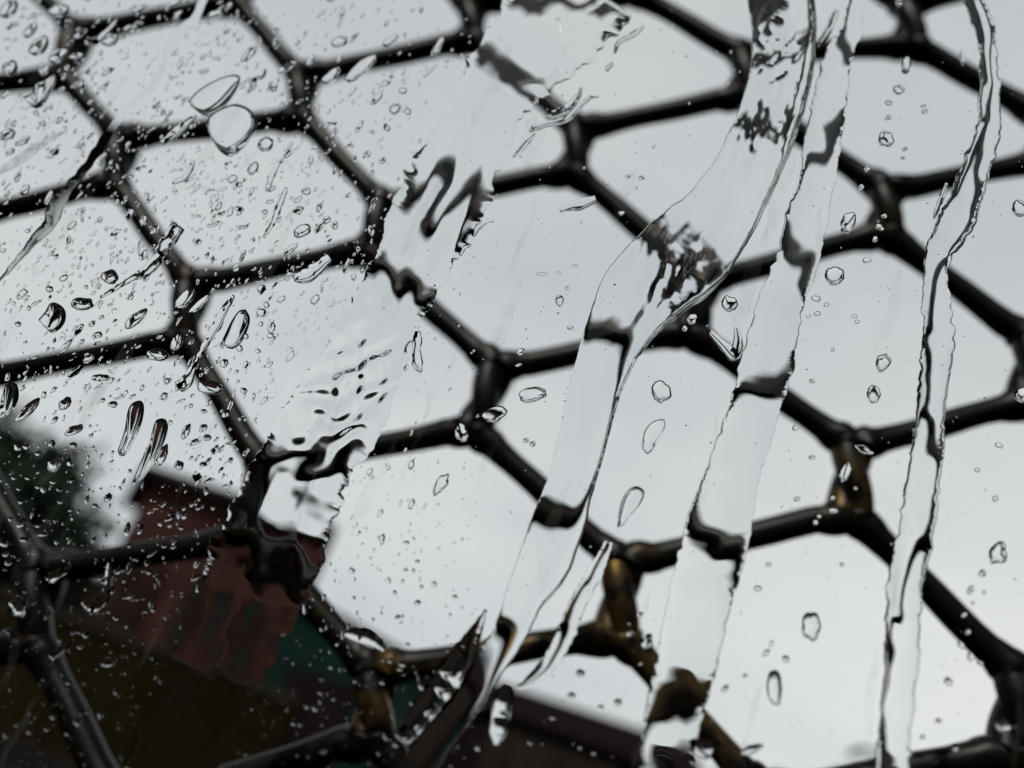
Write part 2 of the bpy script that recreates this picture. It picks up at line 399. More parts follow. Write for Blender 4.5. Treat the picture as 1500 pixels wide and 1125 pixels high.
RUNS = []
def in_run(x, y, mg=3):
    return any((np.hypot(c[:, 0] - x, c[:, 1] - y) < c[:, 2] / 2 + mg).any() for c in RUNS)
def strip(name, pts, slope=0.5, power=1.0, skew=0.0, edge=0.0, efreq=0.12, ripple=0.0, rfreq=(0.05, 2.0), nt_=18, step=2.0, taper=None, seed=0, bump=None, fine=0.0, flat_=0.0):
    """a run of water along a centre line of (x, y, width) pixels; cross section a cap whose edges stand at SLOPE"""
    C_ = spline(pts, step); n = len(C_)
    if name in ('water_stream', 'water_sheet', 'water_trickle'): RUNS.append(C_[::3])
    d = np.gradient(C_[:, :2], axis=0); d /= np.linalg.norm(d, axis=1)[:, None] + 1e-9
    nr = np.stack([-d[:, 1], d[:, 0]], 1)                     # right-hand normal in pixels
    sarc = np.concatenate([[0], np.cumsum(np.linalg.norm(np.diff(C_[:, :2], axis=0), axis=1))])
    w = C_[:, 2]
    eL = edge * fbm(sarc * efreq, 0 * sarc, seed + 3, 4); eR = edge * fbm(sarc * efreq, 0 * sarc + 9.5, seed + 5, 4)
    tt = np.sin(np.linspace(-math.pi / 2, math.pi / 2, nt_ + 1))
    half = w / 2
    Lx = -(half + np.clip(eL, -half * 0.6, half)); Rx = half + np.clip(eR, -half * 0.6, half)
    off = half[:, None] * tt + np.where(tt < 0, (Lx + half)[:, None], (Rx - half)[:, None]) * np.abs(tt) ** 8
    px = C_[:, 0][:, None] + nr[:, 0][:, None] * off; py = C_[:, 1][:, None] + nr[:, 1][:, None] * off
    wid = (Rx - Lx)[:, None]
    base = 1 - np.abs(tt) ** 2
    prof = ((1 - flat_) * base ** power + flat_ * (1 - tt ** 6)) * (1 + skew * tt)
    hgt = w[:, None] * slope / 4 * prof[None, :]
    S2 = sarc[:, None] + 0 * off
    if ripple:
        hgt = hgt * (1 + ripple * fbm(S2 * rfreq[0] * 0.5, off / 60 * rfreq[1], seed + 11, 2))
    if bump is not None:
        hgt = hgt + bump(S2, off, px, py) * (1 - tt[None, :] ** 4)
    if fine:
        hgt = hgt + fine * (1 - tt[None, :] ** 4) * fbm(px * 0.09, py * 0.09, seed + 23, 3)
    hgt = np.maximum(hgt, 0.0); hgt[:, 0] = 0; hgt[:, -1] = 0
    hgt[0, :] *= 0.02; hgt[-1, :] *= 0.02
    P = at_many(px.ravel(), py.ravel()); Q = at_many(px.ravel() + 1, py.ravel())
    sc = np.linalg.norm(Q - P, axis=0)
    P[1] = YW + hgt.ravel() * sc
    m = nt_ + 1; V = P.T; Fc = []
    for i in range(n - 1):
        for j in range(nt_):
            Fc.append((i * m + j, i * m + j + 1, (i + 1) * m + j + 1, (i + 1) * m + j))
    f0 = len(Fc)
    for i in range(n - 1): Fc.append((i * m, (i + 1) * m, (i + 1) * m + nt_, i * m + nt_))
    Fc.append(tuple(range(m))[::-1]); Fc.append(tuple((n - 1) * m + j for j in range(m)))
    fix_orient(V, Fc)
    return mesh_obj(name, V, Fc, M_WATER, flat=range(f0, len(Fc)))

def fix_orient(V, Fc):
    """make the dome faces look outward (+y, the rainy side); the builder's faces all wind alike"""
    V = np.asarray(V); k = len(Fc) // 3; a, b_, c_ = (V[i] for i in Fc[k][:3])
    if np.cross(b_ - a, c_ - a)[1] < 0:
        for i in range(len(Fc)): Fc[i] = tuple(reversed(Fc[i]))

RINGS = np.array([1.0, 0.965, 0.90, 0.80, 0.66, 0.5, 0.33, 0.16])
def blob_geo(cx, cy, a, b_, ang, slope, seed, lump=0.12, tear=0.0, lean=0.18, n=28, rings=RINGS, q=0.58, outline=None):
    """a drop: outline round (cx, cy), long half axis A along ANG (degrees, y down), half width B; thicker at its lower end"""
    th = np.linspace(0, 2 * math.pi, n, endpoint=False)
    if outline is None:
        rr = 1 + lump * fbm(np.cos(th) * 1.3 + 5, np.sin(th) * 1.3 + 5, seed, 3)
        ex = np.cos(th) * a * rr; ey = np.sin(th) * b_ * rr * (1 + tear * np.cos(th))
        c_, s_ = math.cos(R(ang)), math.sin(R(ang))
        ox, oy = ex * c_ - ey * s_, ex * s_ + ey * c_
    else:
        O = spline([(x, y, 1) for x, y in outline] + [(outline[0][0], outline[0][1], 1)], 2.0)[:-1, :2]
        cx, cy = O.mean(0); idx = np.linspace(0, len(O), n, endpoint=False).astype(int); O = O[idx]
        ox, oy = O[:, 0] - cx, O[:, 1] - cy
    dn = down_dir(cx, cy); rm = math.sqrt(abs(a * b_)) if outline is None else math.sqrt(abs(np.sum(ox * np.roll(oy, -1) - oy * np.roll(ox, -1)) / 2) / math.pi)
    mnr = min(a, b_) if outline is None else rm
    H = slope * mnr / 2 * 1.18
    PX = []; PY = []; HH = []
    for r_ in rings:
        sh = lean * (1 - r_ * r_) * rm
        PX.append(cx + ox * r_ + dn[0] * sh); PY.append(cy + oy * r_ + dn[1] * sh); HH.append(np.full(n, H * max(0.0, 1 - r_ * r_) ** q))
    PX.append([cx + dn[0] * lean * rm]); PY.append([cy + dn[1] * lean * rm]); HH.append([H])
    px, py, hh = np.concatenate(PX), np.concatenate(PY), np.concatenate(HH)
    P = at_many(px, py); Q = at_many(px + 1, py); sc = np.linalg.norm(Q - P, axis=0); P[1] = YW + hh * sc
    V = P.T; Fc = []; k = len(rings)
    for i in range(k - 1):
        for j in range(n): Fc.append((i * n + j, i * n + (j + 1) % n, (i + 1) * n + (j + 1) % n, (i + 1) * n + j))
    for j in range(n): Fc.append(((k - 1) * n + j, (k - 1) * n + (j + 1) % n, k * n))
    f0 = len(Fc); Fc.append(tuple(range(n))[::-1])
    fix_orient(V, Fc)
    return V, Fc, f0
def blob(name, *args, **kw):
    V, Fc, f0 = blob_geo(*args, **kw); return mesh_obj(name, V, Fc, M_WATER, flat=range(f0, len(Fc)))

# --- the big runs of water
def zig(S2, off, px, py):
    """standing ripples across the broad sheet: strong in two places, calm elsewhere"""
    def g(x0, y0, r): return np.exp(-((px - x0) ** 2 + (py - y0) ** 2) / (2 * r * r))
    tri = np.arcsin(0.97 * np.sin(2 * math.pi * (px + 0.30 * (py - 285) - 604) / 68)) * 2 / math.pi
    h1 = g(640, 285, 46) * (11.0 + 0.30 * (py - (290 - 0.30 * (px - 655))) * tri)
    h2 = g(770, 115, 50) * (np.sin((py - 0.45 * px) * 0.13) * 1.0 + np.sin((px + py) * 0.08) * 1.5)
    a_ = px * 0.86 + py * 0.50; b_ = py * 0.86 - px * 0.50           # across and along the flow
    wv = 0.9 * fbm(px * 0.018, py * 0.018, 51, 2)
    h3 = g(506, 545, 74) * (13.0 + 10.0 * np.sin(a_ * 0.15 + wv * 2.2) * np.cos(b_ * 0.085 + wv * 1.6) + 2.6 * np.sin(b_ * 0.06 + a_ * 0.05))
    h4 = g(395, 830, 100) * (3.5 + np.sin((px + py * 0.25) * 0.075) * 2.4 + np.sin((py - px * 0.3) * 0.055) * 2.4)
    h5 = g(430, 690, 50) * (2.0 + np.sin((px * 0.8 + py * 0.3) * 0.07) * 2.6)
    h6 = g(830, 30, 55) * (np.sin((px + py * 0.7) * 0.10) * 1.6 + np.sin((py - px) * 0.07) * 1.4)
    return 0.58 * (1.0 * h1 + 0.7 * h2 + h3 + h4 + h5 + 0.5 * h6) + 0 * S2
def churn(S2, off, px, py):
    """fine diagonal streaks where the stream is turbulent"""
    def g(x0, y0, rx, ry): return np.exp(-((px - x0) ** 2 / (2 * rx * rx) + (py - y0) ** 2 / (2 * ry * ry)))
    u_ = px * 0.80 + py * 0.60; v_ = -px * 0.60 + py * 0.80
    k = g(1140, 90, 60, 90) + g(990, 400, 60, 55) + 0.6 * g(1090, 230, 50, 60)
    u2 = px * 0.45 - py * 0.90; v2 = px * 0.9 + py * 0.45
    return 0.62 * k * (2.3 * fbm(u2 * 0.016, v2 * 0.05, 31, 3) + 1.3 * fbm(u2 * 0.04, v2 * 0.16, 37, 2)) + 0 * S2

o = strip('water_stream', [(1423, -25, 34), (1424, -5, 30), (1440, 35, 30), (1446, 65, 26), (1449, 100, 28), (1450, 150, 34), (1448, 190, 38), (1428, 250, 44), (1412, 300, 50), (1392, 340, 52),
     (1375, 372, 40), (1371, 405, 36), (1373, 460, 44), (1374, 508, 48), (1363, 608, 46), (1358, 660, 48), (1350, 720, 52), (1340, 793, 54), (1327, 850, 54), (1323, 923, 52), (1320, 977, 50), (1313, 1050, 48), (1303, 1150, 50)],
     slope=0.85, power=0.6, edge=2.0, efreq=0.09, ripple=0.30, rfreq=(0.026, 1.2), nt_=26, skew=-0.32, seed=1, step=1.6)
tag(o, 'narrow wavy stream of water running down the right side of the glass', 'water stream', 'streams running down the glass')
o = strip('water_stream', [(1256, -25, 18), (1252, 10, 22), (1248, 43, 30), (1226, 90, 42), (1212, 170, 52), (1205, 210, 54), (1196, 270, 54), (1178, 335, 64), (1168, 385, 64), (1146, 440, 66), (1124, 530, 78), (1108, 590, 74), (1080, 675, 78),
     (1057, 752, 92), (1045, 810, 98), (1025, 880, 92), (1002, 990, 88), (987, 1040, 86), (972, 1150, 74)],
     slope=0.45, power=0.72, edge=1.9, efreq=0.08, ripple=0.22, rfreq=(0.03, 1.0), nt_=28, skew=0.12, seed=2, step=1.8)
tag(o, 'broad pale stream with ragged edges, second from the right edge of the glass', 'water stream', 'streams running down the glass')
o = strip('water_stream', [(1140, -30, 96), (1148, 30, 96), (1146, 100, 92), (1128, 170, 92), (1098, 240, 96), (1058, 310, 110), (1005, 370, 134), (940, 430, 120), (898, 500, 90), (872, 570, 76), (852, 650, 72), (836, 710, 70), (820, 760, 78), (796, 826, 78),
     (770, 872, 60), (750, 922, 50), (716, 975, 46), (688, 1022, 46), (640, 1085, 50), (598, 1150, 56)],
     slope=0.66, power=0.55, edge=1.2, efreq=0.04, ripple=0.12, rfreq=(0.02, 1.0), nt_=44, skew=-0.6, seed=3, step=2.0, bump=churn)
tag(o, 'long churning stream curving from the top down through the centre of the glass', 'water stream', 'streams running down the glass')
o = strip('water_stream', [(893, 792, 10), (872, 838, 22), (846, 885, 26), (825, 935, 28), (800, 975, 24), (772, 1000, 12), (757, 1007, 4)],
     slope=0.9, power=0.9, edge=1.4, efreq=0.1, ripple=0.2, nt_=16, seed=4)
tag(o, 'short thin trickle beside the central stream, left of the brass coloured twist', 'water trickle', 'trickles of water on the glass')
o = strip('water_sheet', [(850, -30, 190), (795, 50, 150), (733, 120, 112), (688, 205, 112), (652, 285, 132), (610, 368, 112), (572, 440, 108), (535, 520, 116), (492, 600, 140), (446, 680, 138), (418, 750, 150), (382, 830, 158), (342, 920, 150), (305, 1000, 140), (262, 1100, 130), (240, 1150, 120)],
     slope=0.11, power=0.7, edge=5.0, efreq=0.06, ripple=0.15, nt_=72, seed=5, step=2.2, bump=zig, flat_=0.55)
tag(o, 'wide flat sheet of water sliding from the top middle to the lower left', 'water sheet')
o = strip('water_trickle', [(302, -20, 13), (294, 8, 13), (283, 30, 13), (262, 47, 16), (246, 70, 11), (240, 90, 7), (233, 108, 10), (220, 128, 12), (198, 146, 11), (178, 168, 11), (163, 188, 12), (148, 212, 15), (124, 246, 13), (100, 275, 14), (84, 297, 22), (72, 328, 22), (48, 352, 14), (28, 378, 9), (-6, 415, 6)],
     slope=0.8, power=0.75, edge=1.3, efreq=0.09, ripple=0.3, rfreq=(0.04, 1.0), nt_=16, seed=6, step=1.5, skew=0.15)
tag(o, 'winding trickle crossing the top left corner of the glass', 'water trickle', 'trickles of water on the glass')

# --- the smaller trickles and long drops: (points, slope, label)
TR = [
 ([(340, 4, 6), (322, 17, 11), (306, 24, 7)], 1.1, 'short side branch joining the winding top left trickle'),
 ([(172, 28, 4), (157, 45, 7), (140, 60, 9), (124, 62, 7)], 1.1, 'slim curved drop on the wire at the top left corner'),
 ([(287, 168, 6), (262, 190, 14), (237, 210, 9)], 1.0, 'slanting finger of water under the pair of large crescent drops'),
 ([(240, 372, 18), (212, 398, 15), (192, 408, 9), (160, 428, 5), (146, 436, 2)], 1.1, 'drop with a long thin tail left of the wire joint'),
 ([(342, 432, 6), (332, 448, 9), (323, 466, 12), (319, 474, 14), (308, 492, 10), (297, 511, 8), (286, 532, 7), (280, 545, 12), (272, 560, 20), (262, 570, 12)], 1.1, 'beaded trickle ending in a fat drop on the wire'),
 ([(412, 232, 5), (398, 258, 8), (391, 280, 7)], .8, 'faint smeared streak inside the upper left mesh cell'),
 ([(420, 275, 5), (410, 298, 9), (400, 325, 8), (386, 348, 4)], 0.9, 'pair of thin streaks beside the grey smear'),
 ([(284, 235, 5), (272, 258, 9), (252, 268, 6)], .9, 'hooked thin streak in the upper left mesh cell'),
 ([(262, 330, 20), (246, 352, 22), (232, 372, 17)], 1.2, 'thick slanting drop hanging from the left wire'),
 ([(484, 376, 12), (452, 402, 22), (430, 408, 10)], 1.1, 'crescent drop on the wire left of the flat sheet'),
 ([(878, 141, 2), (862, 144, 6), (845, 160, 9), (828, 175, 9), (800, 182, 9), (782, 188, 8), (776, 193, 3)], 1.4, 'S shaped thin drop lying across the upper wire joint'),
 ([(852, 127, 3), (845, 143, 10), (832, 158, 13), (812, 167, 12), (798, 171, 5)], 1.4, 'dark tapering drop just above the S shaped one'),
 ([(844, 104, 3), (830, 110, 9), (814, 128, 11), (800, 145, 10), (790, 156, 4)], 1.3, 'dark slanting drop on the jagged upper wire'),
 ([(943, 37, 3), (930, 49, 8), (912, 58, 8), (904, 66, 7), (900, 78, 3)], 1.2, 'thin wavy drop alone in the upper middle cell'),
 ([(898, 92, 4), (891, 98, 7), (889, 104, 3)], 1.1, 'small hooked drop below the thin wavy drop'),
 ([(783, 196, 3), (772, 208, 7), (762, 220, 6), (752, 230, 3)], 1.0, 'thin slanting drop left of the upper wire joint'),
 ([(723, 324, 3), (714, 324, 6), (700, 333, 8), (693, 346, 5)], 1.2, 'bent thin drop like a hook above the middle cell'),
 ([(690, 358, 3), (680, 363, 6), (674, 374, 5)], 1.2, 'small bent drop under the hook shaped one'),
 ([(873, 290, 8), (850, 299, 18), (832, 304, 10), (820, 309, 3)], 0.8, 'flat oval drop with a pointed tail in the middle cell'),
 ([(612, 485, 8), (611, 498, 14), (610, 515, 12), (612, 532, 16), (616, 545, 5)], 1.1, 'knotted drop on the right rim of the flat sheet'),
 ([(744, 1005, 12), (738, 1024, 30), (733, 1050, 28), (729, 1075, 24), (727, 1092, 6)], 1.25, 'tall dark topped drop left of the bottom centre'),
 ([(504, 928, 8), (518, 930, 20), (540, 936, 24), (558, 948, 12), (562, 955, 4)], 1.1, 'bent white and black drop on the lower left wire'),
 ([(1078, 478, 5), (1081, 500, 14), (1076, 520, 20), (1060, 505, 14), (1040, 486, 6)], 1.1, 'kinked leaf shaped drop beside the broad pale stream'),
 ([(712, 893, 4), (697, 925, 20), (676, 965, 40), (648, 1008, 46), (616, 1048, 40), (586, 1085, 26)], 1.0, 'brass coloured tongue of water pointing up at bottom centre'),
 ([(1118, 1092, 5), (1100, 1098, 14), (1086, 1104, 6)], 1.2, 'small dark drop on the wire at the bottom right of centre'),
 ([(1226, 14, 6), (1216, 40, 12), (1205, 58, 8), (1198, 70, 3)], 1.1, 'crooked drop beside the top of the broad pale stream'),
 ([(1387, 268, 4), (1379, 290, 8), (1372, 308, 7), (1368, 320, 3)], 1.1, 'thin comma of water left of the narrow right stream'),
 ([(1408, 72, 4), (1410, 86, 7), (1410, 97, 5)], 1.1, 'tiny upright drop on the upper right wire'),
 ([(100, 940, 6), (88, 953, 12), (74, 965, 8)], 1.2, 'dark slanting drop in the lower left corner'),
 ([(104, 828, 5), (92, 838, 14), (74, 846, 16), (66, 845, 6)], 1.2, 'bright slanting drop left of the lower left wire'),
 ([(160, 822, 6), (160, 840, 12), (158, 858, 10), (150, 880, 16), (135, 888, 20), (120, 882, 8)], 1.2, 'hook shaped glinting drop in the lower left'),
]
for i, (pts, sl, lab) in enumerate(TR):
    if sum(in_run(p_[0], p_[1], 0) for p_ in pts) > 1: continue
    o = strip('water_drop', pts, slope=sl * 1.15, power=0.72, edge=0.9, efreq=0.14, ripple=0.25, rfreq=(0.08, 1.0), nt_=14, step=1.5, seed=20 + i)
    tag(o, lab, 'water drop', 'long drops on the glass')

# --- large hand placed drops: outline or ellipse
BIG = [
 (dict(outline=[(275, 148), (288, 157), (305, 160), (322, 153), (338, 138), (352, 116), (346, 109), (328, 112), (306, 122), (288, 134)]), 1.15, 'large crescent edged drop, upper of the pair near top left'),
 (dict(outline=[(300, 182), (308, 198), (322, 211), (340, 217), (358, 208), (370, 192), (377, 178), (366, 160), (345, 152), (325, 158), (308, 168)]), 1.15, 'large round bottomed drop, lower of the pair near top left'),
 (dict(outline=[(32, 142), (46, 136), (52, 122), (66, 116), (78, 108), (82, 112), (74, 128), (66, 142), (54, 150), (44, 152)]), 1.4, 'leaf shaped drop under the top left wire joint'),
 (dict(outline=[(360, 453), (366, 466), (360, 486), (350, 500), (336, 507), (325, 502), (331, 486), (340, 468), (350, 455)]), 1.4, 'tall U shaped drop in the left middle cell'),
 (dict(outline=[(56, 468), (66, 456), (73, 444), (84, 444), (95, 454), (94, 468), (82, 478), (70, 482), (62, 476)]), 1.5, 'dark capped round drop at left above the wire'),
 (dict(outline=[(172, 660), (182, 630), (188, 598), (200, 587), (210, 590), (208, 612), (196, 638), (184, 660), (176, 668)]), 1.35, 'brown topped long drop, left of the slanting pair at left'),
 (dict(outline=[(194, 706), (206, 676), (220, 640), (228, 616), (240, 613), (246, 622), (238, 648), (222, 676), (208, 694), (200, 704)]), 1.35, 'brown topped longest drop, right of the slanting pair at left'),
 (dict(outline=[(-14, 612), (0, 590), (8, 564), (24, 562), (26, 582), (14, 598), (2, 608)]), 1.4, 'dark drop cut by the left edge of the view'),
 (dict(cx=160, cy=404, a=14, b_=10, ang=-12), 1.5, 'ring like round drop in the left cell'),
 (dict(cx=120, cy=444, a=17, b_=9, ang=-6), 1.4, 'loaf shaped drop right of the dark capped one'),
 (dict(cx=200, cy=465, a=21, b_=7, ang=-42, tear=-0.4), 1.4, 'pointed slanting drop above the left wire'),
 (dict(cx=270, cy=437, a=20, b_=9, ang=-48), 1.2, 'fat pale drop across the left wire joint'),
 (dict(cx=292, cy=445, a=20, b_=5, ang=-42), 1.2, 'slim pale drop beside the fat one at the wire joint'),
 (dict(cx=258, cy=500, a=13, b_=8, ang=-60), 1.3, 'curled drop under the left wire joint'),
 (dict(cx=230, cy=519, a=16, b_=9, ang=-5), 1.3, 'squat drop left of the curled one below the joint'),
 (dict(cx=308, cy=567, a=20, b_=9, ang=8), 1.3, 'boat shaped drop on the left middle wire'),
 (dict(cx=55, cy=66, a=17, b_=9, ang=-40), 1.5, 'dark Y marked drop in the top left corner'),
 (dict(cx=43, cy=44, a=14, b_=6, ang=-46), 1.4, 'slim drop above the Y marked one in the corner'),
 (dict(cx=85, cy=13, a=15, b_=8, ang=-12), 1.5, 'sail like drop on the wire at the very top left'),
 (dict(cx=12, cy=12, a=17, b_=8, ang=-45), 1.4, 'drop in the extreme top left corner'),
 (dict(cx=84, cy=80, a=16, b_=7, ang=-38), 1.4, 'split looking drop on the top left wire'),
 (dict(cx=13, cy=98, a=12, b_=9, ang=-25), 1.4, 'round drop on the wire by the top left edge'),
 (dict(cx=160, cy=57, a=14, b_=8, ang=-32), 1.2, 'pale plump drop under the top left wire'),
 (dict(cx=781, cy=577, a=21, b_=10, ang=-8, tear=-0.25), 0.9, 'long oval drop just right of the central wire joint'),
 (dict(cx=724, cy=607, a=18, b_=11, ang=-22), 1.2, 'round drop on the central wire joint'),
 (dict(cx=677, cy=633, a=14, b_=11, ang=78), 1.3, 'upright drop on the wire left of the central joint'),
 (dict(cx=968, cy=573, a=16, b_=13, ang=70), 0.9, 'pale shield shaped drop in the middle right cell'),
 (dict(outline=[(940, 655), (944, 632), (956, 618), (972, 614), (974, 626), (964, 640), (958, 656), (948, 664)]), 0.8, 'pale bent drop below the shield shaped one'),
 (dict(cx=645, cy=710, a=18, b_=8, ang=-56), 1.0, 'thin edged slanting drop in the lower middle cell'),
 (dict(outline=[(904, 772), (908, 742), (918, 720), (932, 712), (944, 720), (938, 738), (924, 752), (914, 768)]), 0.8, 'tall pale drop above the brass coloured twist'),
 (dict(cx=1328, cy=95, a=12, b_=8, ang=92), 1.3, 'U shaped drop in the upper right cell'),
 (dict(cx=1298, cy=203, a=12, b_=10, ang=20), 1.4, 'three pronged dark drop in the upper right cell'),
 (dict(cx=1317, cy=131, a=8, b_=7, ang=0), 1.3, 'ring like drop under the U shaped one'),
 (dict(cx=1243, cy=325, a=16, b_=11, ang=-70), 1.4, 'striped drop left of the right hand wire joint'),
 (dict(cx=1223, cy=403, a=15, b_=13, ang=20), 1.1, 'plump clear drop under the wire right of the broad stream'),
 (dict(cx=1068, cy=445, a=12, b_=11, ang=60), 1.4, 'drop with a dark fork left of the broad stream'),
 (dict(cx=1014, cy=467, a=8, b_=7, ang=0), 1.3, 'tiny round Y marked drop on the black wire joint'),
 (dict(cx=1294, cy=531, a=14, b_=11, ang=-60), 1.2, 'upper of two clear drops in the right cell'),
 (dict(cx=1280, cy=577, a=14, b_=10, ang=85), 1.2, 'lower of two clear drops in the right cell'),
 (dict(cx=1239, cy=692, a=15, b_=8, ang=-70), 1.3, 'wavy white drop on the brass highlighted twist'),
 (dict(cx=1265, cy=658, a=14, b_=6, ang=22), 1.2, 'curved white drop at the top of the brass highlighted twist'),
 (dict(cx=1463, cy=810, a=17, b_=13, ang=-76), 1.2, 'egg shaped drop near the right edge'),
 (dict(cx=1187, cy=917, a=22, b_=14, ang=88), 1.25, 'large clear egg shaped drop at lower right'),
 (dict(cx=1135, cy=1009, a=25, b_=12, ang=86), 1.25, 'tall clear bullet shaped drop at lower right'),
 (dict(cx=1500, cy=578, a=13, b_=12, ang=0), 1.2, 'drop cut by the right edge of the view'),
 (dict(cx=1494, cy=305, a=14, b_=11, ang=50), 1.3, 'hook edged drop at the upper right edge'),
 (dict(cx=1470, cy=1064, a=11, b_=10, ang=0), 1.1, 'round dark rimmed drop at the bottom right corner'),
 (dict(cx=1030, cy=1096, a=20, b_=15, ang=20), 0.7, 'pale flat drop on the bottom wire'),
 (dict(cx=948, cy=940, a=12, b_=7, ang=-62), 1.3, 'glinting drop right of the brass coloured twist'),
 (dict(cx=40, cy=600, a=24, b_=7, ang=-44), 1.35, 'dark slanting drop near the left edge'),
 (dict(cx=95, cy=590, a=12, b_=7, ang=-50), 1.4, 'ragged dark drop in the left lower cell'),
 (dict(cx=108, cy=630, a=16, b_=6, ang=-28), 1.3, 'twisted drop in the left lower cell'),
 (dict(cx=236, cy=668, a=19, b_=7, ang=-62), 1.3, 'short brown drop hugging the longest drop'),
 (dict(cx=79, cy=678, a=14, b_=9, ang=-45), 1.4, 'leaf like dark drop over the blurred tree'),
 (dict(cx=157, cy=729, a=8, b_=5, ang=-40), 1.4, 'dark bead in the gap between tree and house'),
 (dict(cx=272, cy=632, a=13, b_=5, ang=-65), 1.3, 'slender drop above the red house roof'),
 (dict(cx=25, cy=888, a=14, b_=16, ang=0), 1.4, 'round drop over the twist in the lower left corner'),
 (dict(cx=389, cy=210, a=12, b_=9, ang=-45), 1.4, 'dark edged drop right of the large crescent pair'),
 (dict(cx=370, cy=246, a=11, b_=7, ang=-52), 1.2, 'drop below the dark edged one in the upper left cell'),
 (dict(cx=443, cy=337, a=13, b_=8, ang=-25), 1.4, 'rocking dark drop in the upper left cell by the wire'),
 (dict(cx=365, cy=78, a=17, b_=6, ang=-45), 1.2, 'pale finger shaped drop in the top left centre cell'),
 (dict(cx=455, cy=87, a=10, b_=4, ang=-55), 1.1, 'thin curved drop on the wire at top left centre'),
 (dict(cx=485, cy=110, a=18, b_=7, ang=-32), 1.3, 'boat like drop right of the top left centre joint'),
 (dict(cx=497, cy=60, a=12, b_=7, ang=-15), 1.3, 'crumpled drop in the top middle cell'),
 (dict(cx=420, cy=98, a=16, b_=5, ang=-28), 1.1, 'pale drop across the top left centre wire'),
 (dict(cx=578, cy=158, a=9, b_=7, ang=-40), 1.1, 'soft round drop left of the flat sheet'),
 (dict(cx=572, cy=58, a=14, b_=5, ang=-30), 1.2, 'ragged drop in the top middle cell'),
 (dict(cx=640, cy=70, a=19, b_=5, ang=-60), 1.2, 'dark slanting drop on the top middle wire'),
 (dict(cx=530, cy=100, a=28, b_=9, ang=-38), 1.0, 'wide pale drop across the top middle wire'),
]
big_xy = []
for i, (kw, sl, lab) in enumerate(BIG):
    kw = dict(kw); ol = kw.pop('outline', None)
    if ol is not None:
        o = blob('water_drop', 0, 0, 1, 1, 0, sl, 60 + i, outline=ol, n=44, lean=0.75, q=0.58); xs = [p_[0] for p_ in ol]; ys = [p_[1] for p_ in ol]
        big_xy.append((sum(xs) / len(xs), sum(ys) / len(ys), max(max(xs) - min(xs), max(ys) - min(ys)) / 2))
    else:
        sl = max(sl, 1.3) if kw['cx'] > 620 else sl * 1.3
        o = blob('water_drop', kw['cx'], kw['cy'], kw['a'], kw['b_'], kw['ang'], sl, 60 + i, tear=kw.get('tear', 0), lump=0.16, n=36, q=0.56)
        big_xy.append((kw['cx'], kw['cy'], kw['a']))
    tag(o, lab, 'water drop', 'rain drops on the glass')

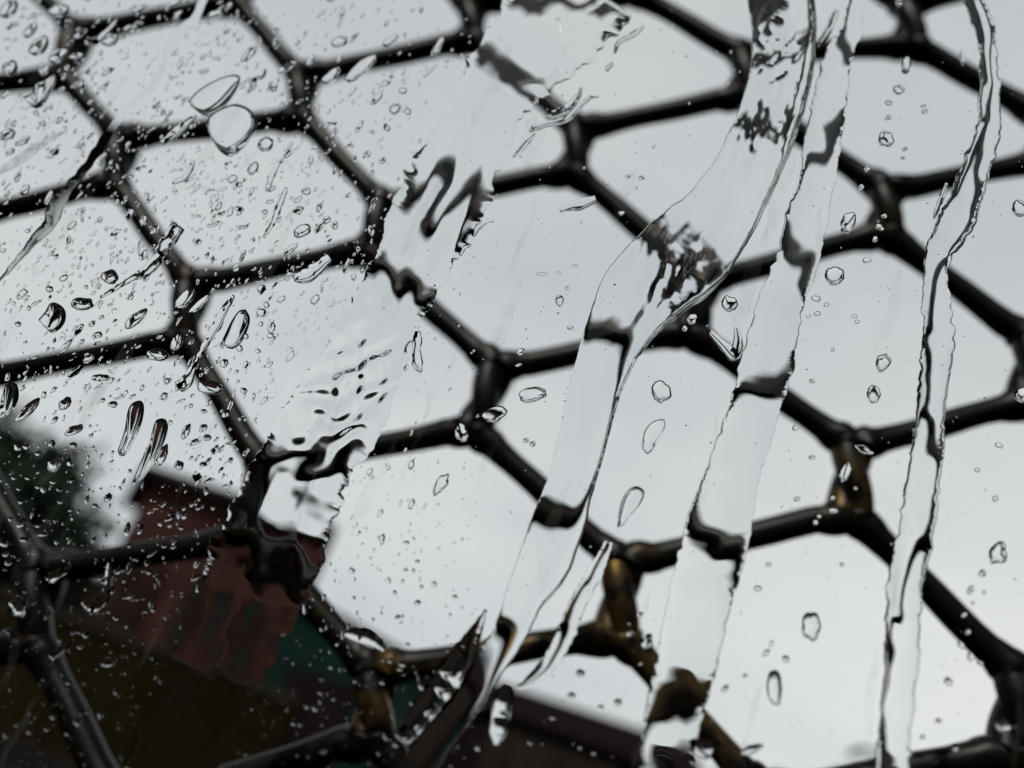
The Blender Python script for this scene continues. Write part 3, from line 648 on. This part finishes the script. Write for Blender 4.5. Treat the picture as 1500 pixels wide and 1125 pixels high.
# --- countable small drops (x, y, length, width, angle)
SM = [(45,23,18,5,-40),(18,36,16,6,-35),(64,102,18,12,-50),(117,49,22,8,-35),(186,40,14,6,-35),(112,81,22,9,-10),(117,123,12,9,0),(90,130,10,6,-20),(7,138,18,7,-40),(205,11,24,6,-25),(136,58,16,7,-30),(52,165,8,7,0),(62,180,10,8,0),(86,175,14,8,-40),(202,33,10,5,-20),
(247,165,12,6,-40),(298,104,14,7,-20),(317,85,12,6,0),(372,116,10,6,0),(400,128,14,10,-40),(10,196,24,16,-20),(33,206,26,10,-30),(14,222,14,8,-30),(80,222,14,9,-20),(190,312,18,12,-60),(210,322,16,12,-50),(228,335,20,10,-40),(105,330,16,8,-40),(40,338,8,6,0),(340,262,14,10,-30),(350,270,12,8,0),(288,275,18,5,-50),(422,225,18,7,-40),(455,235,14,8,-70),
(320,302,14,8,-55),(350,306,14,8,10),(388,310,8,8,0),(395,295,12,6,-10),(478,322,14,10,-45),(490,330,14,10,-70),(448,280,14,10,-10),(467,304,16,8,-70),(425,365,26,10,-40),(312,328,20,7,-20),(355,332,18,6,0),(93,407,14,8,-30),(73,423,11,10,0),(126,420,6,6,0),(190,435,12,8,-20),(115,483,22,8,-55),(134,474,12,7,-40),(143,490,14,10,-10),(26,474,10,8,0),(42,451,6,8,0),(148,465,9,6,-30),(96,507,24,8,-50),(118,502,14,6,-50),(110,543,30,11,-35),(130,525,22,10,-38),(148,553,28,11,-5),(160,530,10,7,-50),
(383,423,14,11,-20),(412,438,14,8,-30),(390,447,9,8,0),(398,480,20,10,-70),(383,458,14,12,-30),(382,474,8,8,0),(396,491,10,8,-20),(360,493,8,8,0),(351,510,9,10,0),(328,532,14,12,-50),(378,514,9,7,0),(360,534,12,7,-60),(80,615,16,7,-50),(107,652,11,9,0),(38,654,10,8,-20),(55,664,10,7,-30),(25,655,12,11,0),(165,592,13,11,0),(240,580,14,9,-50),(150,586,8,6,-40),(139,741,9,7,0),(20,700,8,6,0),(40,700,9,7,0),(78,706,10,6,0),(55,713,9,6,0),(87,717,11,7,0),(88,735,10,6,0),(30,735,8,6,0),(27,716,8,5,0),(190,690,7,6,0),(297,627,14,10,-50),(284,648,16,8,-30),(303,641,12,10,-20),(312,660,10,7,0),(262,682,16,13,-60),(286,700,11,13,70),(297,680,12,8,-10),(337,674,10,8,-30),(298,602,8,7,0),(357,572,10,9,0),(330,606,14,11,-30),
(597,163,10,10,0),(590,132,11,9,0),(567,187,12,9,60),(538,225,11,9,0),(560,235,12,9,-50),(515,213,8,6,0),(545,193,8,6,0),(763,515,13,9,-20),(820,440,18,12,-80),(603,738,16,8,-70),(770,645,9,7,-20),(780,650,9,8,-40),(794,401,16,5,0),(819,399,8,4,0),(842,389,8,5,0),(830,422,6,6,0),(835,480,9,7,0),(1003,481,9,8,0),(910,312,10,6,0),(940,260,11,6,0),(920,258,9,6,-30),(888,268,9,6,0),(1302,150,10,8,0),(1302,171,7,9,0),(1353,155,8,5,0),(1355,163,9,6,-10),(1326,218,9,6,0),(1323,231,7,5,0),(1270,247,10,8,0),(1262,274,10,9,-40),(1208,97,12,5,80),(1317,3,16,10,70),(1295,316,9,6,0),(1287,331,10,8,0),(1292,335,8,5,0),(1282,350,9,8,0),
(1270,381,12,8,0),(1196,437,14,9,10),(1211,446,9,7,0),(1198,459,10,7,-10),(1185,463,8,5,-10),(1252,463,8,6,10),(1256,471,7,6,10),(1220,512,6,6,0),(1190,558,8,7,0),(1165,627,10,8,0),(1190,670,11,7,0),(1168,731,9,8,0),(1464,652,13,8,25),(1432,688,8,7,0),(1458,730,9,9,0),(1221,748,15,8,10),(1220,729,8,8,0),(1195,765,9,9,-60),(1200,756,7,6,0),(1439,840,12,11,0),(1422,864,14,9,-60),(1425,883,6,5,0),(1151,965,11,11,0),(1062,1009,13,8,-45),(1122,957,14,8,-50),(1130,943,10,6,-60),(1390,998,14,11,50),(1375,1056,9,8,0),(1352,1080,8,7,0),(1400,1096,10,9,0),(1422,962,14,10,75),(1436,971,9,8,0),(1408,944,12,8,80),(1091,990,7,6,0),(1110,862,11,9,-20),(1126,827,9,7,0),(1233,827,8,6,0),(1413,900,9,9,0),(1418,925,9,9,0),(851,986,14,11,0),(837,1018,12,9,0),(905,1028,11,10,0),(810,1051,11,9,0),(922,927,12,8,-60),(880,1035,9,7,0),(938,900,10,8,-30),(620,1005,16,13,0),(595,795,10,6,0),(611,822,8,6,0),(594,835,7,5,0),(666,874,8,6,0),(582,904,9,7,-30),(578,868,7,6,0),(611,883,10,7,-30),(597,944,7,6,0),(590,973,11,9,0),(586,980,8,6,0),(560,999,9,8,0),(604,1030,9,6,0),(777,1088,10,8,0),(850,1095,8,7,0),(870,1103,7,6,0),(352,1012,9,9,0),(195,818,11,7,0),(216,822,9,7,-20),(218,838,10,8,0),(213,895,8,7,0),(225,893,9,8,0),(170,905,10,8,0),(125,930,14,9,0),(118,947,10,8,0),(200,878,12,5,0),(205,776,18,9,-60),(240,800,9,6,0),(254,801,12,5,-20),(265,773,10,7,0),(62,782,20,8,0),(36,790,18,8,0),(82,762,9,6,0),(55,770,8,6,0),(15,760,8,6,-20),(5,795,16,12,30),(116,925,9,6,-40),(160,970,26,13,-20),(100,1000,9,7,0),(78,1050,11,8,0),(42,1072,9,8,0),(25,1062,8,7,0),(68,1068,8,7,0),(98,1075,7,6,0),(450,1035,9,8,0),(430,1060,9,7,0),(440,1062,8,6,0),(475,1100,10,6,0),(420,1040,7,5,0),(485,977,9,7,0),(472,995,8,6,0),(470,1015,9,7,0),(462,1037,11,10,0),(700,1095,12,12,60),(590,1068,14,8,-60),(580,1090,11,9,0),(640,1075,12,8,-50)]
WH = {}
def zone(x, y):
    cx_ = 'far left' if x < 250 else 'left' if x < 560 else 'centre' if x < 860 else 'right' if x < 1180 else 'far right'
    cy_ = 'top' if y < 190 else 'upper' if y < 420 else 'mid' if y < 660 else 'lower' if y < 900 else 'bottom'
    return cx_, cy_
def node_px():
    return [((t[0] + b[0]) / 2, (t[1] + b[1]) / 2) for t, b in NODES.values()]
EDGES = []
for k in NODES:
    for d_ in ((1, 0), (0, 1)):
        nb = (k[0] + d_[0], k[1] + d_[1])
        if nb in NODES: EDGES.append((NODES[k][1], NODES[nb][0]))
    EDGES.append((NODES[k][0], NODES[k][1]))
def on_wire(x, y):
    for (p0, p1) in EDGES:
        p0, p1 = np.array(p0, float), np.array(p1, float); d_ = p1 - p0; q = np.clip(((x, y) - p0) @ d_ / (d_ @ d_), 0, 1)
        if np.linalg.norm(p0 + d_ * q - (x, y)) < 22: return True
    return False
def dark_back(x, y):
    return (x < 560 and y > 700 + max(0, 330 - x) * 0.05 + max(0, x - 330) * 0.85 and not (110 < x < 240 and y < 800)) or (x >= 560 and y > 985 + (x - 560) * 0.3)
SIZES = [(26, 'fairly large'), (18, 'middling'), (12, 'small'), (0, 'tiny')]
def describe(x, y, ln, wd, ang):
    sz = next(n for lim, n in SIZES if ln >= lim)
    shp = 'round' if wd / ln > 0.78 else 'oval' if wd / ln > 0.55 else 'slender'
    tilt = ' slanting' if ang < -25 and shp != 'round' else ' upright' if abs(ang) > 60 and shp != 'round' else ' level' if shp != 'round' else ''
    where = 'on a dark wire' if on_wire(x, y) else 'over dark buildings' if dark_back(x, y) else 'over pale sky'
    zx, zy = zone(x, y)
    return f'{sz}{tilt} {shp} raindrop {where}, {zy} {zx}'
small = []
for i, (x, y, ln, wd, ang) in enumerate(SM):
    if in_run(x, y, max(ln, wd) * 0.45): continue
    if wd > ln: ln, wd, ang = wd, ln, ang + 90
    dk = 1.15 if x < 600 else 1.35
    o = blob('water_drop', x, y, ln / 2, wd / 2, ang, dk, 200 + i, lump=0.18, n=22, rings=np.array([1.0, 0.95, 0.84, 0.66, 0.42, 0.2]), q=0.56)
    small.append((o, x, y, describe(x, y, ln, wd, ang)))
by = {}
for it in small: by.setdefault(it[3], []).append(it)
ORD = ['topmost', 'second from the top', 'third from the top', 'fourth from the top', 'fifth from the top', 'sixth from the top', 'seventh from the top', 'eighth from the top']
for lab, its in by.items():
    its.sort(key=lambda q: q[2])
    for j, (o, x, y, _) in enumerate(its):
        if len(its) == 1: l2 = lab
        elif len(its) == 2: l2 = ('upper ' if j == 0 else 'lower ') + lab
        else: l2 = (ORD[j] if j < len(its) - 1 else 'lowest') + ' ' + lab
        tag(o, l2, 'water drop', 'rain drops on the glass')

# --- droplets too many and too small to count
def density(x, y):
    d_ = 1.0 * math.exp(-((x - 200) / 330) ** 2 - ((y - 300) / 520) ** 2) + 0.10
    if x > 700: d_ *= 0.75
    d_ += 0.35 * math.exp(-((x - 560) / 200) ** 2 - ((y - 120) / 170) ** 2)
    if y > 650 and x < 700: d_ += 0.30
    if on_wire(x, y) and x < 560 and y < 560: d_ += 0.6
    return min(d_, 1.0)
V = []; Fc = []; flat_i = []; cnt = 0
while cnt < 2400:
    x, y = random.uniform(-10, 1510), random.uniform(-10, 1135)
    if random.random() > density(x, y) or in_run(x, y): continue
    if any((x - bx_) ** 2 + (y - by_) ** 2 < (br_ + 3) ** 2 for bx_, by_, br_ in big_xy): continue
    rr = min(4.2, 1.0 * math.exp(random.gauss(0.15, 0.5)))
    rr *= 0.72 if x > 700 else 1.2 if x < 560 else 1.0
    dn = down_dir(x, y); ang = math.degrees(math.atan2(dn[1], dn[0])) + random.gauss(0, 16)
    el = random.uniform(1.2, 2.8) if x < 620 else random.uniform(1.0, 1.4)
    v_, f_, f0 = blob_geo(x, y, rr * el, rr, ang, random.uniform(0.45, 1.0), cnt + 900, lump=0.45 if x < 560 else 0.2, n=9, rings=np.array([1.0, 0.85, 0.5]), q=0.6)
    b0 = len(V); n0 = len(Fc); V += list(v_); Fc += [tuple(b0 + i for i in q) for q in f_]; flat_i.append(n0 + f0); cnt += 1
o = mesh_obj('fine_droplets', V, Fc, M_WATER, flat=flat_i)
tag(o, kind='stuff')

# short smeared dashes and squiggles of water, dense over the left of the glass
V = []; Fc = []; fl_ = []; cnt = 0
while cnt < 330:
    x, y = random.uniform(-10, 760), random.uniform(-10, 700)
    if random.random() > 0.95 * math.exp(-((x - 210) / 240) ** 2 - ((y - 250) / 330) ** 2) + 0.42 * math.exp(-((x - 580) / 90) ** 2 - ((y - 90) / 90) ** 2): continue
    if any((x - bx_) ** 2 + (y - by_) ** 2 < (br_ + 6) ** 2 for bx_, by_, br_ in big_xy): continue
    if in_run(x, y, 12): continue
    ln = min(34, 7 * math.exp(random.gauss(0.25, 0.5))); a0 = R(random.gauss(-42, 16)); k_ = random.gauss(0, 0.35); wd = random.uniform(1.8, 4.2) + ln * 0.06
    q = [(x + math.cos(a0 + k_ * u) * ln * u / 2, y + math.sin(a0 + k_ * u) * ln * u / 2, wd * (1.0 - 0.6 * abs(u) ** 2) * random.uniform(0.7, 1.25)) for u in (-1, -0.4, 0.3, 1)]
    q[0] = (q[0][0], q[0][1], wd * 0.25); q[-1] = (q[-1][0], q[-1][1], wd * 0.6)
    o = strip('dash', q, slope=random.uniform(0.45, 0.95), power=0.7, nt_=6, step=2.2, seed=cnt)
    me = o.data; b0 = len(V); V += [tuple(v_.co) for v_ in me.vertices]
    for p_ in me.polygons:
        if not p_.use_smooth: fl_.append(len(Fc))
        Fc.append(tuple(b0 + i for i in p_.vertices))
    bpy.data.objects.remove(o); bpy.data.meshes.remove(me); cnt += 1
tag(mesh_obj('wet_dashes', V, Fc, M_WATER, flat=fl_), kind='stuff')

# dust grains and flecks of grit stuck on the glass
V = []; Fc = []
for i in range(1000):
    x, y = random.uniform(-5, 1505), random.uniform(-5, 1130)
    if x < 520 and random.random() < 0.4: continue
    r_ = abs(random.gauss(0, 0.55)) + 0.45; a0 = random.random() * 6
    b0 = len(V); c3 = at(x, y); sc = np.linalg.norm(at(x + 1, y) - c3)
    for j in range(5):
        th = a0 + j * 1.2566; k = r_ * random.uniform(0.6, 1.25)
        V.append(c3 + np.array([math.cos(th) * k * sc, YW, math.sin(th) * k * sc * 0.8]))
    V.append(c3 + np.array([0, r_ * sc * 0.6, 0]))
    for j in range(5): Fc.append((b0 + j, b0 + (j + 1) % 5, b0 + 5))
    Fc.append(tuple(b0 + j for j in range(5))[::-1])
tag(mesh_obj('dust_grains', V, Fc, M_DUST, smooth=False), kind='stuff')

# soft grey smear of dirt dried on the glass
M_SMEAR, t, out = mat_new('dried_smear')
df = nd(t, 'ShaderNodeBsdfDiffuse'); df.inputs['Color'].default_value = (0.10, 0.10, 0.095, 1)
tp = nd(t, 'ShaderNodeBsdfTransparent'); mxs = nd(t, 'ShaderNodeMixShader')
c = nd(t, 'ShaderNodeTexCoord'); n = nd(t, 'ShaderNodeTexNoise'); n.inputs['Scale'].default_value = 700; n.inputs['Detail'].default_value = 5
r = nd(t, 'ShaderNodeValToRGB'); r.color_ramp.elements[0].position = 0.35; r.color_ramp.elements[0].color = (0.12, 0.12, 0.12, 1); r.color_ramp.elements[1].position = 0.75; r.color_ramp.elements[1].color = (0.5, 0.5, 0.5, 1)
t.links.new(c.outputs['Object'], n.inputs['Vector']); t.links.new(n.outputs['Fac'], r.inputs['Fac']); t.links.new(r.outputs[0], mxs.inputs['Fac'])
t.links.new(tp.outputs[0], mxs.inputs[1]); t.links.new(df.outputs[0], mxs.inputs[2]); t.links.new(mxs.outputs[0], out.inputs['Surface'])
C_ = spline([(-6, 254, 8), (25, 236, 15), (60, 212, 12), (98, 190, 4)], 3)
V = []; Fc = []
d = np.gradient(C_[:, :2], axis=0); d /= np.linalg.norm(d, axis=1)[:, None]
for i in range(len(C_)):
    for s_ in (-1, 1):
        e = C_[i, 2] / 2 * s_ + random.gauss(0, 0.6)
        p_ = at(C_[i, 0] - d[i, 1] * e, C_[i, 1] + d[i, 0] * e); p_[1] = YW * 0.5; V.append(p_)
for i in range(len(C_) - 1): Fc.append((2 * i, 2 * i + 1, 2 * i + 3, 2 * i + 2))
tag(mesh_obj('dirt_smear', V, Fc, M_SMEAR, smooth=False), 'soft grey smear of dried dirt on the glass at upper left', 'dirt smear')

# faint dried film: thin streaks left where water ran and dried
M_FILM = M_SMEAR.copy(); M_FILM.name = 'dried_film'
for n_ in M_FILM.node_tree.nodes:
    if n_.type == 'VALTORGB': n_.color_ramp.elements[0].color = (0.0, 0.0, 0.0, 1); n_.color_ramp.elements[1].color = (0.16, 0.16, 0.16, 1)
    if n_.type == 'TEX_NOISE': n_.inputs['Scale'].default_value = 260
    if n_.type == 'BSDF_DIFFUSE': n_.inputs['Color'].default_value = (0.22, 0.22, 0.21, 1)
V = []; Fc = []
for k in range(46):
    x, y = random.uniform(-20, 1500) * (0.6 if k % 2 else 1.0), random.uniform(-40, 1000); pts = []; wd = random.uniform(6, 26); nseg = random.randint(5, 11)
    for i in range(nseg):
        dn = down_dir(x, y); pts.append((x, y, wd * math.sin(math.pi * (i + 0.4) / nseg) * random.uniform(0.7, 1.2))); x += dn[0] * 26 + random.gauss(0, 3.5); y += dn[1] * 26
    C_ = spline(pts, 6); d = np.gradient(C_[:, :2], axis=0); d /= np.linalg.norm(d, axis=1)[:, None]; b0 = len(V)
    for i in range(len(C_)):
        for s_ in (-1, 1):
            e = C_[i, 2] / 2 * s_ + random.gauss(0, 0.8)
            p_ = at(C_[i, 0] - d[i, 1] * e, C_[i, 1] + d[i, 0] * e); p_[1] = YW * (0.20 + 0.006 * k); V.append(p_)
    for i in range(len(C_) - 1): Fc.append((b0 + 2 * i, b0 + 2 * i + 1, b0 + 2 * i + 3, b0 + 2 * i + 2))
tag(mesh_obj('dried_film', V, Fc, M_FILM, smooth=False), kind='stuff')
